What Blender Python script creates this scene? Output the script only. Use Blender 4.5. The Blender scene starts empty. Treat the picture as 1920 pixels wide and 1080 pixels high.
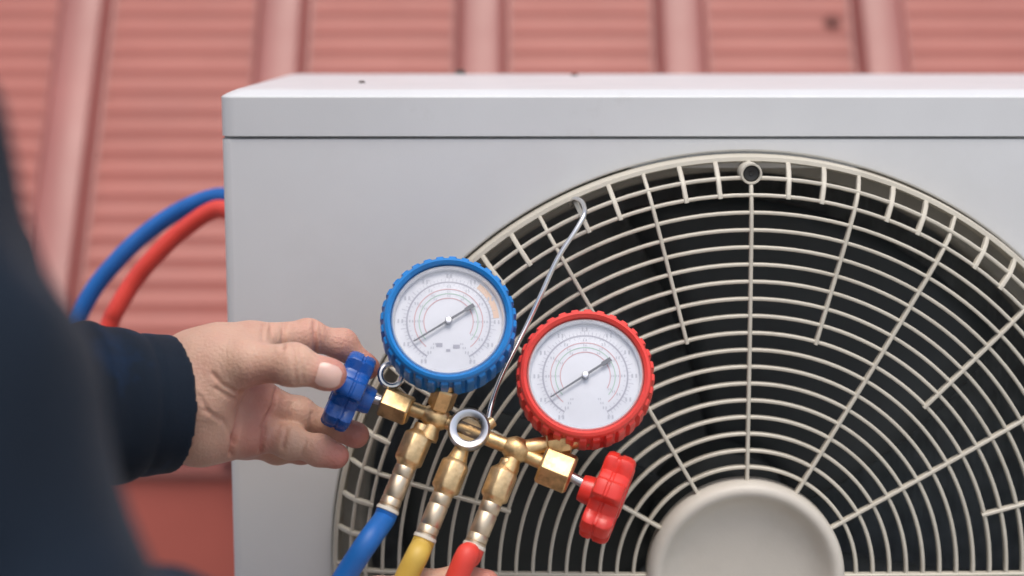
import bpy, math, random
import numpy as np
from mathutils import Vector, Matrix

R = math.radians
random.seed(7)
rng = np.random.RandomState(11)
scene = bpy.context.scene
COL = scene.collection

# ------------------------------------------------------------------ camera
FPX = 3160.0                 # focal length in photo pixels (1920 wide)
PITCH = R(9.2)
CAM = Vector((0.0, -1.09, 0.76))
cam_d = bpy.data.cameras.new('camera')
cam_d.sensor_width = 36.0
cam_d.lens = FPX / 1920.0 * 36.0
cam_d.clip_start = 0.02
cam_d.clip_end = 500.0
cam_d.dof.use_dof = True
cam_d.dof.focus_distance = 1.03
cam_d.dof.aperture_fstop = 3.4
cam = bpy.data.objects.new('camera', cam_d)
cam.location = CAM
cam.rotation_euler = (R(90) - PITCH, 0, 0)
COL.objects.link(cam)
scene.camera = cam

# ------------------------------------------------------------------ sky, sun, exposure
SUN_EL, SUN_AZ = R(70), R(172)          # azimuth clockwise from +Y: high, behind the camera
world = bpy.data.worlds.new('World')
scene.world = world
world.use_nodes = True
nt = world.node_tree
bg = nt.nodes['Background']
sky = nt.nodes.new('ShaderNodeTexSky')
sky.sky_type = 'NISHITA'
sky.sun_disc = False
sky.sun_elevation = SUN_EL
sky.sun_rotation = SUN_AZ
sky.dust_density = 4.0
sky.ozone_density = 0.6
hsv = nt.nodes.new('ShaderNodeHueSaturation')   # thin overcast: a greyer sky all over
hsv.inputs['Saturation'].default_value = 0.75
nt.links.new(sky.outputs[0], hsv.inputs['Color'])
nt.links.new(hsv.outputs[0], bg.inputs[0])
bg.inputs[1].default_value = 0.14

sun_d = bpy.data.lights.new('sun', 'SUN')
sun_d.energy = 1.0
sun_d.angle = R(35)
sun_d.color = (1.0, 0.95, 0.87)
sun = bpy.data.objects.new('sun', sun_d)
sdir = Vector((math.sin(SUN_AZ) * math.cos(SUN_EL), math.cos(SUN_AZ) * math.cos(SUN_EL), math.sin(SUN_EL)))
sun.rotation_euler = sdir.to_track_quat('Z', 'Y').to_euler()
sun.location = sdir * 20
COL.objects.link(sun)

scene.view_settings.view_transform = 'Standard'
scene.view_settings.look = 'None'
scene.view_settings.gamma = 1.0
scene.view_settings.exposure = 0.42
scene.cycles.max_bounces = 8

# ------------------------------------------------------------------ helpers
_c, _s = math.cos(PITCH), math.sin(PITCH)
FWD = Vector((0, _c, -_s)); UPC = Vector((0, _s, _c))

def W(px, py, Y):
    """world point seen at photo pixel (px,py) that stands at depth Y"""
    d = FWD + Vector((1, 0, 0)) * ((px - 960) / FPX) + UPC * ((540 - py) / FPX)
    t = (Y - CAM.y) / d.y
    return CAM + d * t

def project(P):
    P = np.asarray(P) - np.array(CAM)
    z = P @ np.array(FWD); u = P[:, 0]; v = P @ np.array(UPC)
    return np.stack([960 + u / z * FPX, 540 - v / z * FPX], 1)

class Geo:
    def __init__(self): self.v = []; self.f = []
    def add(self, verts, faces):
        o = len(self.v)
        self.v += [tuple(p) for p in verts]
        self.f += [tuple(i + o for i in f) for f in faces]
        return self

def frame_from(n, ref=None):
    n = Vector(n).normalized()
    if ref is None: ref = Vector((0, 0, 1)) if abs(n.z) < 0.9 else Vector((1, 0, 0))
    r = (Vector(ref) - n * n.dot(Vector(ref))).normalized()
    return r, n.cross(r), n

def lathe(g, prof, c, n, ref=None, seg=48, mod=None, closed=False, cap=False):
    """prof: (radius, height) pairs turned about axis n through c; mod(theta, i, r, h) -> r"""
    e1, e2, n = frame_from(n, ref); c = Vector(c)
    vs = []; fs = []; m = len(prof)
    for j in range(seg):
        th = 2 * math.pi * j / seg
        d = e1 * math.cos(th) + e2 * math.sin(th)
        for i, (r, h) in enumerate(prof):
            if mod: r = mod(th, i, r, h)
            vs.append(c + d * r + n * h)
    lim = m if closed else m - 1
    for j in range(seg):
        k = (j + 1) % seg
        for i in range(lim):
            i2 = (i + 1) % m
            fs.append((j * m + i, k * m + i, k * m + i2, j * m + i2))
    if cap:
        fs.append(tuple(j * m for j in range(seg))[::-1])
        fs.append(tuple(j * m + m - 1 for j in range(seg)))
    return g.add(vs, fs)

def tube(g, pts, rad, seg=16, cap=True):
    pts = [Vector(p) for p in pts]; n = len(pts)
    rads = rad if hasattr(rad, '__len__') else [rad] * n
    vs = []; fs = []
    t0 = (pts[1] - pts[0]).normalized()
    e1, e2, _ = frame_from(t0)
    for i, p in enumerate(pts):
        t = (pts[min(i + 1, n - 1)] - pts[max(i - 1, 0)]).normalized()
        e1 = (e1 - t * e1.dot(t)).normalized(); e2 = t.cross(e1)
        for j in range(seg):
            a = 2 * math.pi * j / seg
            vs.append(p + (e1 * math.cos(a) + e2 * math.sin(a)) * rads[i])
    for i in range(n - 1):
        for j in range(seg):
            k = (j + 1) % seg
            fs.append((i * seg + j, i * seg + k, (i + 1) * seg + k, (i + 1) * seg + j))
    if cap:
        fs.append(tuple(range(seg))[::-1]); fs.append(tuple((n - 1) * seg + j for j in range(seg)))
    return g.add(vs, fs)

def spline(P, n=10, R_=None):
    P = [Vector(p) for p in P]; out = []; ro = []
    for i in range(len(P) - 1):
        a, b = P[max(i - 1, 0)], P[i]; c, d = P[i + 1], P[min(i + 2, len(P) - 1)]
        for k in range(n):
            t = k / n
            out.append(0.5 * ((2 * b) + (c - a) * t + (2 * a - 5 * b + 4 * c - d) * t * t + (3 * b - a - 3 * c + d) * t ** 3))
            if R_: ro.append(R_[i] * (1 - t) + R_[i + 1] * t)
    out.append(P[-1])
    if R_: ro.append(R_[-1]); return out, ro
    return out

def box(g, lo, hi):
    x0, y0, z0 = lo; x1, y1, z1 = hi
    return g.add([(x0, y0, z0), (x1, y0, z0), (x1, y1, z0), (x0, y1, z0), (x0, y0, z1), (x1, y0, z1), (x1, y1, z1), (x0, y1, z1)],
                 [(0, 3, 2, 1), (4, 5, 6, 7), (0, 1, 5, 4), (1, 2, 6, 5), (2, 3, 7, 6), (3, 0, 4, 7)])

def obox(g, c, ex, ey, ez):
    """box about c with half-axis vectors"""
    c = Vector(c); vs = []
    for k in (-1, 1):
        for (i, j) in ((-1, -1), (1, -1), (1, 1), (-1, 1)):
            vs.append(c + Vector(ex) * i + Vector(ey) * j + Vector(ez) * k)
    return g.add(vs, [(0, 3, 2, 1), (4, 5, 6, 7), (0, 1, 5, 4), (1, 2, 6, 5), (2, 3, 7, 6), (3, 0, 4, 7)])

def mesh_of(name, g, mat, off=(0, 0, 0), smooth=True, angle=35):
    me = bpy.data.meshes.new(name)
    off = Vector(off)
    me.from_pydata([Vector(p) - off for p in g.v], [], g.f)
    me.materials.append(mat)
    if smooth:
        me.polygons.foreach_set('use_smooth', [True] * len(me.polygons))
        me.set_sharp_from_angle(angle=R(angle))
    me.update()
    return me

def root_of(o):
    while o.parent: o = o.parent
    return o

def part(name, g, mat, parent=None, smooth=True, angle=35, bevel=0, label=None, kind=None):
    off = root_of(parent).location if parent else (0, 0, 0)
    o = bpy.data.objects.new(name, mesh_of(name, g, mat, off, smooth, angle))
    COL.objects.link(o)
    if parent: o.parent = parent
    if bevel:
        b = o.modifiers.new('bevel', 'BEVEL'); b.width = bevel; b.segments = 2; b.limit_method = 'ANGLE'; b.angle_limit = R(40)
    if label: o['label'] = label
    if kind: o['kind'] = kind
    return o

def tag(o, label=None, cat=None, group=None, kind=None):
    if label: o['label'] = label
    if cat: o['category'] = cat
    if group: o['group'] = group
    if kind: o['kind'] = kind
    return o

def thing(name, loc, label, cat, group=None):
    o = bpy.data.objects.new(name, None); o.location = loc; o.empty_display_size = 0.05
    COL.objects.link(o)
    return tag(o, label, cat, group)

# ------------------------------------------------------------------ materials
def mat(name, col, rough=0.5, metal=0.0, var=0.0, vscale=20.0, bump=0.0, bscale=200.0, rvar=0.0, spec=0.5,
        dirt_or_light=None, dscale=8.0, damt=0.5, dlo=0.5, dhi=0.75, sss=0.0, coat=0.0, sheen=0.0, stretch=None):
    m = bpy.data.materials.new(name); m.use_nodes = True
    t = m.node_tree; b = t.nodes['Principled BSDF']
    b.inputs['Base Color'].default_value = (*col, 1); b.inputs['Roughness'].default_value = rough
    b.inputs['Metallic'].default_value = metal; b.inputs['Specular IOR Level'].default_value = spec
    if coat: b.inputs['Coat Weight'].default_value = coat; b.inputs['Coat Roughness'].default_value = 0.1
    if sheen: b.inputs['Sheen Weight'].default_value = sheen; b.inputs['Sheen Roughness'].default_value = 0.5
    if sss:
        b.inputs['Subsurface Weight'].default_value = sss
        b.inputs['Subsurface Radius'].default_value = (0.008, 0.003, 0.0015); b.inputs['Subsurface Scale'].default_value = 0.6
    tc = t.nodes.new('ShaderNodeTexCoord'); src = tc.outputs['Object']
    if stretch:
        mp = t.nodes.new('ShaderNodeMapping'); mp.inputs['Scale'].default_value = stretch
        t.links.new(src, mp.inputs['Vector']); src = mp.outputs['Vector']
    def noise(scale, detail=4.0, rgh=0.55):
        n = t.nodes.new('ShaderNodeTexNoise'); n.inputs['Scale'].default_value = scale
        n.inputs['Detail'].default_value = detail; n.inputs['Roughness'].default_value = rgh
        t.links.new(src, n.inputs['Vector']); return n
    out = None
    if var:
        n = noise(vscale); mr = t.nodes.new('ShaderNodeMapRange')
        mr.inputs['From Min'].default_value = 0.3; mr.inputs['From Max'].default_value = 0.7
        mr.inputs['To Min'].default_value = 1 - var; mr.inputs['To Max'].default_value = 1 + var
        t.links.new(n.outputs['Fac'], mr.inputs['Value'])
        mx = t.nodes.new('ShaderNodeMix'); mx.data_type = 'RGBA'; mx.blend_type = 'MULTIPLY'; mx.inputs['Factor'].default_value = 1
        mx.inputs['A'].default_value = (*col, 1); t.links.new(mr.outputs[0], mx.inputs['B'])
        out = mx.outputs['Result']
    if dirt_or_light:
        n = noise(dscale, 8.0, 0.65); mr = t.nodes.new('ShaderNodeMapRange')
        mr.inputs['From Min'].default_value = dlo; mr.inputs['From Max'].default_value = dhi
        mr.inputs['To Max'].default_value = damt
        t.links.new(n.outputs['Fac'], mr.inputs['Value'])
        mx = t.nodes.new('ShaderNodeMix'); mx.data_type = 'RGBA'
        t.links.new(mr.outputs[0], mx.inputs['Factor'])
        if out: t.links.new(out, mx.inputs['A'])
        else: mx.inputs['A'].default_value = (*col, 1)
        mx.inputs['B'].default_value = (*dirt_or_light, 1); out = mx.outputs['Result']
    if out: t.links.new(out, b.inputs['Base Color'])
    if rvar:
        n = noise(vscale * 1.7); mr = t.nodes.new('ShaderNodeMapRange')
        mr.inputs['To Min'].default_value = max(0.02, rough - rvar); mr.inputs['To Max'].default_value = min(1, rough + rvar)
        t.links.new(n.outputs['Fac'], mr.inputs['Value']); t.links.new(mr.outputs[0], b.inputs['Roughness'])
    if bump:
        n = noise(bscale, 3.0); bp = t.nodes.new('ShaderNodeBump'); bp.inputs['Strength'].default_value = 1.0
        bp.inputs['Distance'].default_value = bump
        t.links.new(n.outputs['Fac'], bp.inputs['Height']); t.links.new(bp.outputs[0], b.inputs['Normal'])
    return m

M = {}
M['paint'] = mat('unit_paint', (0.66, 0.67, 0.68), 0.5, var=0.025, vscale=9, bump=0.00006, bscale=900, rvar=0.1,
                 dirt_or_light=(0.45, 0.44, 0.42), dscale=6, damt=0.34, dlo=0.5, dhi=0.9)
M['top_paint'] = mat('unit_top_paint', (0.63, 0.64, 0.65), 0.42, var=0.03, vscale=14, bump=0.00006, bscale=900, rvar=0.12,
                     dirt_or_light=(0.36, 0.33, 0.29), dscale=30, damt=0.3, dlo=0.6, dhi=0.85)
M['grille'] = mat('grille_plastic', (0.545, 0.51, 0.43), 0.45, var=0.06, vscale=25, rvar=0.1,
                  dirt_or_light=(0.30, 0.26, 0.20), dscale=22, damt=0.45, dlo=0.5, dhi=0.8)
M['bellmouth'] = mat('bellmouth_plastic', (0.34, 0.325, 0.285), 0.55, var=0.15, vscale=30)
M['cap'] = mat('hub_cap_plastic', (0.56, 0.525, 0.465), 0.5, var=0.04, vscale=20, bump=0.00008, bscale=500,
               dirt_or_light=(0.36, 0.32, 0.25), dscale=18, damt=0.35, dlo=0.5, dhi=0.85)
M['black'] = mat('fan_plastic', (0.034, 0.040, 0.042), 0.6, var=0.2, vscale=20)
M['coil'] = mat('coil_fins', (0.34, 0.37, 0.38), 0.6, metal=0.0, var=0.3, vscale=60)
M['inner'] = mat('inner_sheet', (0.25, 0.27, 0.275), 0.6, var=0.2)
M['dark'] = mat('dark_metal', (0.03, 0.027, 0.024), 0.5, metal=0.4)
M['roof'] = mat('red_roof_coating', (0.355, 0.098, 0.074), 0.45, var=0.13, vscale=3.5, rvar=0.12,
                dirt_or_light=(0.33, 0.128, 0.112), dscale=4, damt=0.5, dlo=0.45, dhi=0.8)
M['roof_rib'] = mat('red_rib_coating', (0.335, 0.118, 0.102), 0.38, var=0.08, vscale=8, rvar=0.12)
M['fascia'] = mat('red_fascia_coating', (0.47, 0.118, 0.09), 0.5, var=0.08, vscale=5)
M['concrete'] = mat('concrete', (0.33, 0.32, 0.30), 0.9, var=0.18, vscale=5, bump=0.002, bscale=60)
M['brass'] = mat('brass', (0.78, 0.54, 0.27), 0.42, metal=1.0, var=0.2, vscale=110, rvar=0.16, dirt_or_light=(0.30, 0.17, 0.07), dscale=140, damt=0.7, dlo=0.5, dhi=0.75, bump=0.00008, bscale=600)
M['brass_pale'] = mat('pale_brass', (0.80, 0.58, 0.32), 0.44, metal=1.0, var=0.22, vscale=150, rvar=0.14, bump=0.00015, bscale=500, dirt_or_light=(0.42, 0.26, 0.12), dscale=120, damt=0.7, dlo=0.5, dhi=0.75)
M['ferrule'] = mat('crimped_ferrule', (0.66, 0.55, 0.41), 0.42, metal=1.0, var=0.1, vscale=120, rvar=0.1)
M['chrome'] = mat('silver_metal', (0.64, 0.64, 0.66), 0.30, metal=1.0, var=0.06, vscale=100, rvar=0.1)
M['steel'] = mat('steel_wire', (0.74, 0.73, 0.72), 0.25, metal=1.0)
M['bezel'] = mat('gauge_case', (0.80, 0.81, 0.83), 0.3, metal=0.6)
M['blue_boot'] = mat('blue_rubber', (0.014, 0.20, 0.56), 0.36, var=0.1, vscale=40, rvar=0.1, dirt_or_light=(0.01, 0.05, 0.13), dscale=70, damt=0.55, dlo=0.52, dhi=0.8)
M['red_boot'] = mat('red_rubber', (0.78, 0.062, 0.048), 0.38, var=0.08, vscale=40, rvar=0.1, dirt_or_light=(0.30, 0.03, 0.025), dscale=70, damt=0.55, dlo=0.52, dhi=0.8)
M['blue_knob'] = mat('blue_knob_plastic', (0.010, 0.085, 0.36), 0.28, var=0.1, vscale=60, rvar=0.08, dirt_or_light=(0.01, 0.035, 0.12), dscale=70, damt=0.55, dlo=0.52, dhi=0.8)
M['red_knob'] = mat('red_knob_plastic', (0.72, 0.040, 0.028), 0.30, var=0.08, vscale=60, rvar=0.08, dirt_or_light=(0.34, 0.03, 0.022), dscale=70, damt=0.55, dlo=0.52, dhi=0.8)
M['blue_hose'] = mat('blue_hose_rubber', (0.006, 0.115, 0.41), 0.5, var=0.08, vscale=60, rvar=0.08)
M['yellow_hose'] = mat('yellow_hose_rubber', (0.60, 0.40, 0.07), 0.5, var=0.08, vscale=60, rvar=0.08)
M['red_hose'] = mat('red_hose_rubber', (0.72, 0.058, 0.040), 0.5, var=0.08, vscale=60, rvar=0.08)
M['white_band'] = mat('white_band', (0.66, 0.62, 0.54), 0.5)
M['dial'] = mat('dial_face', (0.70, 0.71, 0.75), 0.5, var=0.04, vscale=60)
M['ink'] = mat('dial_ink', (0.30, 0.31, 0.35), 0.6)
M['ink_soft'] = mat('dial_ink_grey', (0.42, 0.42, 0.48), 0.6)
M['ink_fade'] = mat('dial_ink_faded', (0.50, 0.51, 0.56), 0.6)
M['ink_red'] = mat('dial_ink_pink', (0.62, 0.36, 0.38), 0.6)
M['ink_green'] = mat('dial_ink_green', (0.40, 0.56, 0.46), 0.6)
M['ink_orange'] = mat('dial_ink_orange', (0.74, 0.54, 0.42), 0.6)
M['needle'] = mat('needle_paint', (0.15, 0.16, 0.18), 0.45)
M['jacket'] = mat('navy_twill', (0.0046, 0.0115, 0.0235), 0.85, var=0.35, vscale=7, bump=0.0004, bscale=1400, sheen=0.05, spec=0.25,
                  dirt_or_light=(0.007, 0.036, 0.105), dscale=10, damt=0.7, dlo=0.54, dhi=0.72)  # bright blue blotches paint lit folds into the cloth colour
M['trousers'] = mat('dark_trousers', (0.02, 0.022, 0.026), 0.9, var=0.2, vscale=9)
M['shoe'] = mat('black_leather', (0.018, 0.017, 0.016), 0.5)
M['hair'] = mat('black_hair', (0.012, 0.010, 0.009), 0.55, bump=0.002, bscale=300, stretch=(1, 1, 0.2))
M['nail'] = mat('nail', (0.70, 0.45, 0.38), 0.3, sss=0.2, coat=0.3)
M['eye'] = mat('eye_white', (0.7, 0.68, 0.65), 0.15)
M['rust'] = mat('rusty_screw', (0.16, 0.045, 0.035), 0.7)
M['leaf'] = mat('dry_scrap', (0.06, 0.042, 0.035), 0.8, var=0.3, vscale=100)

def skin_material():
    m = mat('skin', (0.47, 0.285, 0.205), 0.48, sss=0.22, bump=0.0006, bscale=520, spec=0.4)
    t = m.node_tree; b = t.nodes['Principled BSDF']
    at = t.nodes.new('ShaderNodeAttribute'); at.attribute_name = 'flush_shade'
    tc = t.nodes['Texture Coordinate']
    n = t.nodes.new('ShaderNodeTexNoise'); n.inputs['Scale'].default_value = 70; n.inputs['Detail'].default_value = 5
    t.links.new(tc.outputs['Object'], n.inputs['Vector'])
    ad = t.nodes.new('ShaderNodeMath'); ad.operation = 'MULTIPLY_ADD'
    t.links.new(n.outputs['Fac'], ad.inputs[0]); ad.inputs[1].default_value = 0.5
    sb = t.nodes.new('ShaderNodeMath'); sb.operation = 'SUBTRACT'; sb.inputs[1].default_value = 0.25
    t.links.new(at.outputs['Fac'], sb.inputs[0]); t.links.new(sb.outputs[0], ad.inputs[2])
    mx = t.nodes.new('ShaderNodeMix'); mx.data_type = 'RGBA'; mx.clamp_factor = True
    t.links.new(ad.outputs[0], mx.inputs['Factor'])
    mx.inputs['A'].default_value = (0.62, 0.40, 0.295, 1); mx.inputs['B'].default_value = (0.50, 0.160, 0.135, 1)
    t.links.new(mx.outputs['Result'], b.inputs['Base Color'])
    return m
M['skin'] = skin_material()

def glass_material(name, ior=1.45, tint=(1, 1, 1)):
    m = bpy.data.materials.new(name); m.use_nodes = True
    t = m.node_tree; t.nodes.remove(t.nodes['Principled BSDF']); o = t.nodes['Material Output']
    tr = t.nodes.new('ShaderNodeBsdfTransparent'); tr.inputs[0].default_value = (*tint, 1)
    gl = t.nodes.new('ShaderNodeBsdfGlossy'); gl.inputs['Roughness'].default_value = 0.06
    fr = t.nodes.new('ShaderNodeFresnel'); fr.inputs[0].default_value = ior
    mx = t.nodes.new('ShaderNodeMixShader')
    t.links.new(fr.outputs[0], mx.inputs[0]); t.links.new(tr.outputs[0], mx.inputs[1]); t.links.new(gl.outputs[0], mx.inputs[2])
    t.links.new(mx.outputs[0], o.inputs[0])
    return m
M['lens'] = glass_material('clear_lens', 1.22, (0.97, 0.98, 1.0))
M['sight'] = glass_material('sight_glass', 1.5, (0.75, 0.72, 0.66))

# ------------------------------------------------------------------ ground
g = Geo().add([(-200, -200, 0), (200, -200, 0), (200, 200, 0), (-200, 200, 0)], [(0, 1, 2, 3)])
tag(part('ground', g, M['concrete'], smooth=False), 'plain grey concrete ground under the outdoor unit', kind='structure')

# ------------------------------------------------------------------ red metal roof behind the unit
EY = 0.58                                     # depth of the eave
EZ = W(380, 862, EY).z
PHI = R(56)
SL = Vector((0, math.cos(PHI), math.sin(PHI))); SN = Vector((0, -math.sin(PHI), math.cos(PHI)))
roof = thing('metal_roof', (0, EY, EZ), 'sloping red metal roof with raised ribs behind the outdoor unit', 'roof')
def roof_hit(px, py):
    d = FWD + Vector((1, 0, 0)) * ((px - 960) / FPX) + UPC * ((540 - py) / FPX)
    t = (Vector((0, EY, EZ)) - CAM).dot(SN) / d.dot(SN)
    return CAM + d * t
xr0 = roof_hit(530, 70).x; xr1 = roof_hit(1275, 70).x
RP = (xr1 - xr0) / 2                           # spacing of the ribs
LEN = 2.6; PIT = 0.0265
RW = 0.135 * RP                                # half-width of a rib at its foot
# one bay of sheet with its fine cross ribs, shared by all bays
g = Geo(); prof = []
n = int(LEN / PIT)
for i in range(n):
    for (a, h) in ((0.0, 0.0), (0.30, 0.0), (0.46, 0.0020), (0.58, 0.0026), (0.70, 0.0022), (0.86, 0.0005)):
        prof.append(((i + a) * PIT, h))
for s, h in prof:
    p = SL * s + SN * h
    g.v += [tuple(p + Vector((-RP / 2, 0, 0))), tuple(p + Vector((RP / 2, 0, 0)))]
for i in range(len(prof) - 1): g.f.append((2 * i, 2 * i + 1, 2 * i + 3, 2 * i + 2))
bay_me = mesh_of('roof_sheet', g, M['roof'], angle=60)
g = Geo(); hw = RW; tw = RW * 0.60; hh = 0.024
pr = [(-hw - 0.003, 0.0032), (-hw, 0.0035), (-tw - 0.002, hh - 0.002), (-tw + 0.004, hh), (tw - 0.004, hh), (tw + 0.002, hh - 0.002), (hw, 0.0035), (hw + 0.003, 0.0032)]
for s in (-0.004, LEN):
    for x, h in pr: g.v.append(tuple(SL * s + SN * h + Vector((x, 0, 0))))
k = len(pr)
for i in range(k - 1): g.f.append((i, i + 1, k + i + 1, k + i))
g.f.append(tuple(range(k))[::-1])
rib_me = mesh_of('roof_rib', g, M['roof_rib'], angle=30)
for i in range(-6, 7):
    x = xr0 + RP * i
    o = bpy.data.objects.new('rib', rib_me); o.parent = roof; o.location = (x, 0, 0); COL.objects.link(o)
    o = bpy.data.objects.new('sheet', bay_me); o.parent = roof; o.location = (x + RP / 2, 0, 0); COL.objects.link(o)
g = Geo()                                     # eave flashing: a rolled lip under the sheets
X0, X1 = xr0 - 6.6 * RP, xr0 + 7.6 * RP
pr = [(0.06, -0.004), (0.004, -0.0035), (-0.012, -0.006), (-0.016, -0.014), (-0.010, -0.022), (0.004, -0.024)]
for x in (X0, X1):
    for s, h in pr: g.v.append(tuple(Vector((x, EY, EZ)) + SL * s + SN * h))
k = len(pr)
for i in range(k - 1): g.f.append((i, i + 1, k + i + 1, k + i))
part('eave_flashing', g, M['roof_rib'], roof, angle=60)
g = Geo()
fy = EY + 0.008
g.add([(X0, fy, 0), (X1, fy, 0), (X1, fy, EZ + 0.008), (X0, fy, EZ + 0.008)], [(0, 1, 2, 3)])
part('fascia', g, M['fascia'], roof, smooth=False)
p = roof_hit(1560, 44)
g = Geo(); lathe(g, [(0.0001, 0.007), (0.0055, 0.007), (0.006, 0.003), (0.010, 0.0026), (0.0105, 0.0005)], p + SN * 0.001, SN, seg=12)
part('screw', g, M['rust'], roof, label='small dark fixing screw on the red roof sheet')

# ------------------------------------------------------------------ outdoor unit
TOPZ = W(960, 167, 0.008).z
UX0 = W(413, 200, 0).x; UX1 = UX0 + 0.86
UD = 0.30; UB = TOPZ - 0.625
ZG = W(960, 258, 0).z                          # gap between top cover and front panel
unit = thing('outdoor_unit', ((UX0 + UX1) / 2, UD / 2, UB), 'white outdoor air conditioner unit with a large round fan grille', 'air conditioner')
GC = W(1393, 1070, -0.030)                     # grille centre
PXM = (W(1493, 1070, -0.030).x - GC.x) / 100   # metres per photo pixel at the grille
RO = 779.5 * PXM                                 # opening in the front panel

def rr_outline(x0, x1, y0, y1, r, seg=6):
    pts = []
    for cx, cy, a0 in ((x0 + r, y0 + r, 180), (x1 - r, y0 + r, 270), (x1 - r, y1 - r, 0), (x0 + r, y1 - r, 90)):
        for i in range(seg + 1):
            a = R(a0 + 90 * i / seg); pts.append((cx + r * math.cos(a), cy + r * math.sin(a)))
    return pts

# top cover: rounded lid with a skirt
g = Geo()
lev = [(ZG + 0.0010, 0.0030, 0.0), (ZG + 0.0010, 0.0, 0.0), (ZG + 0.0016, 0.0, 0.0), (TOPZ - 0.0053, 0.0, 0.0), (TOPZ - 0.0050, 0.0, 0.0), (TOPZ - 0.0042, 0.0006, 0.0), (TOPZ - 0.0028, 0.0030, 0.0), (TOPZ - 0.0014, 0.0062, 0.0), (TOPZ - 0.0003, 0.0090, 0.0), (TOPZ, 0.0115, 0.0),
       (TOPZ + 0.0004, 0.03, 0), (TOPZ + 0.0008, 0.06, 0)]
rings = []
for z, ins, _ in lev:
    pts = rr_outline(UX0 - 0.0005 + ins, UX1 + 0.0005 - ins, -0.0012 + ins, UD + 0.0012 - ins, max(0.010 - ins * 0.1, 0.004))
    rings.append([(x, y, z) for x, y in pts])
k = len(rings[0])
for r_ in rings: g.v += r_
for i in range(len(rings) - 1):
    for j in range(k): g.f.append((i * k + j, i * k + (j + 1) % k, (i + 1) * k + (j + 1) % k, (i + 1) * k + j))
g.f.append(tuple((len(rings) - 1) * k + j for j in range(k)))
part('top_cover', g, M['top_paint'], unit, angle=50)

# front panel with round opening, rounded vertical edges that wrap onto the sides
g = Geo(); N = 192
zt, zb = ZG - 0.0010, UB + 0.004
er = 0.006
xl, xrr = UX0 + er, UX1 - er
angs = [2 * math.pi * i / N for i in range(N)]
for cx, cz in ((xl, zt), (xrr, zt), (xrr, zb), (xl, zb)): angs.append(math.atan2(cz - GC.z, cx - GC.x) % (2 * math.pi))
angs = sorted(set(angs)); N = len(angs)
inner = []; outer = []
for a in angs:
    ca, sa = math.cos(a), math.sin(a)
    t = min([((xrr if ca > 0 else xl) - GC.x) / ca if abs(ca) > 1e-9 else 1e9, ((zt if sa > 0 else zb) - GC.z) / sa if abs(sa) > 1e-9 else 1e9])
    inner.append((ca, sa)); outer.append((GC.x + ca * t, 0, GC.z + sa * t))
ringsP = [outer,
          [(GC.x + c * (RO + 0.004), 0, GC.z + s * (RO + 0.004)) for c, s in inner],
          [(GC.x + c * (RO + 0.0012), 0.0004, GC.z + s * (RO + 0.0012)) for c, s in inner],
          [(GC.x + c * RO, 0.0018, GC.z + s * RO) for c, s in inner],
          [(GC.x + c * RO, 0.004, GC.z + s * RO) for c, s in inner]]
for r_ in ringsP: g.v += r_
for i in range(len(ringsP) - 1):
    for j in range(N): g.f.append((i * N + j, i * N + (j + 1) % N, (i + 1) * N + (j + 1) % N, (i + 1) * N + j)[::-1])
for sx, x_in in ((-1, xl), (1, xrr)):          # wrapped edges
    col = []
    for i in range(7):
        a = R(90 * i / 6); col.append((x_in + sx * er * math.sin(a), er * (1 - math.cos(a))))
    col.append((x_in + sx * er, 0.05))
    o = len(g.v)
    for x, y in col: g.v += [(x, y, zb), (x, y, zt)]
    for i in range(len(col) - 1): g.f.append((o + 2 * i, o + 2 * i + 1, o + 2 * i + 3, o + 2 * i + 2) if sx > 0 else (o + 2 * i, o + 2 * i + 2, o + 2 * i + 3, o + 2 * i + 1))
part('front_panel', g, M['paint'], unit, angle=40)
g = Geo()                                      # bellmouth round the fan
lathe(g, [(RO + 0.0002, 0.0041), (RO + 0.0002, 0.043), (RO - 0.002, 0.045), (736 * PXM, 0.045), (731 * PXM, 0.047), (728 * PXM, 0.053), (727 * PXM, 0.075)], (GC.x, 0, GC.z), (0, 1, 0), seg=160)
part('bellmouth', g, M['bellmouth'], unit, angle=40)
# recessed strip behind the gap under the cover
g = Geo(); box(g, (UX0 + 0.0015, 0.0045, ZG - 0.02), (UX1 - 0.0015, 0.0075, ZG + 0.01)); part('gap_strip', g, M['paint'], unit, smooth=False)
g = Geo(); box(g, (UX0 + 0.001, 0.0505, zb), (UX0 + 0.003, UD, zt)); part('side_panel', g, M['paint'], unit, smooth=False)
g = Geo(); box(g, (UX1 - 0.003, 0.0505, zb), (UX1 - 0.001, UD, zt)); part('side_panel', g, M['paint'], unit, smooth=False)
g = Geo(); box(g, (UX0 + 0.0035, 0.008, UB), (UX1 - 0.0035, UD, UB + 0.0035)); part('base_pan', g, M['inner'], unit, smooth=False)
g = Geo(); box(g, (UX0 + 0.0035, UD - 0.03, UB + 0.004), (UX1 - 0.0035, UD - 0.002, ZG - 0.02))
xx = UX0 + 0.01
while xx < UX1 - 0.012:
    box(g, (xx, UD - 0.036, UB + 0.006), (xx + 0.0012, UD - 0.030, ZG - 0.022)); xx += 0.006
part('condenser_coil', g, M['coil'], unit, smooth=False)
g = Geo(); box(g, (GC.x + 0.30, 0.008, UB + 0.004), (GC.x + 0.302, UD - 0.04, ZG - 0.022)); part('divider', g, M['inner'], unit, smooth=False)
for xf in (UX0 + 0.12, UX1 - 0.12):
    g = Geo(); box(g, (xf - 0.03, -0.015, UB - 0.012), (xf + 0.03, UD + 0.015, UB - 0.001)); box(g, (xf - 0.022, 0.0, 0.0), (xf + 0.022, UD, UB - 0.0125))
    part('foot', g, M['dark'], unit, smooth=False)
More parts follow.
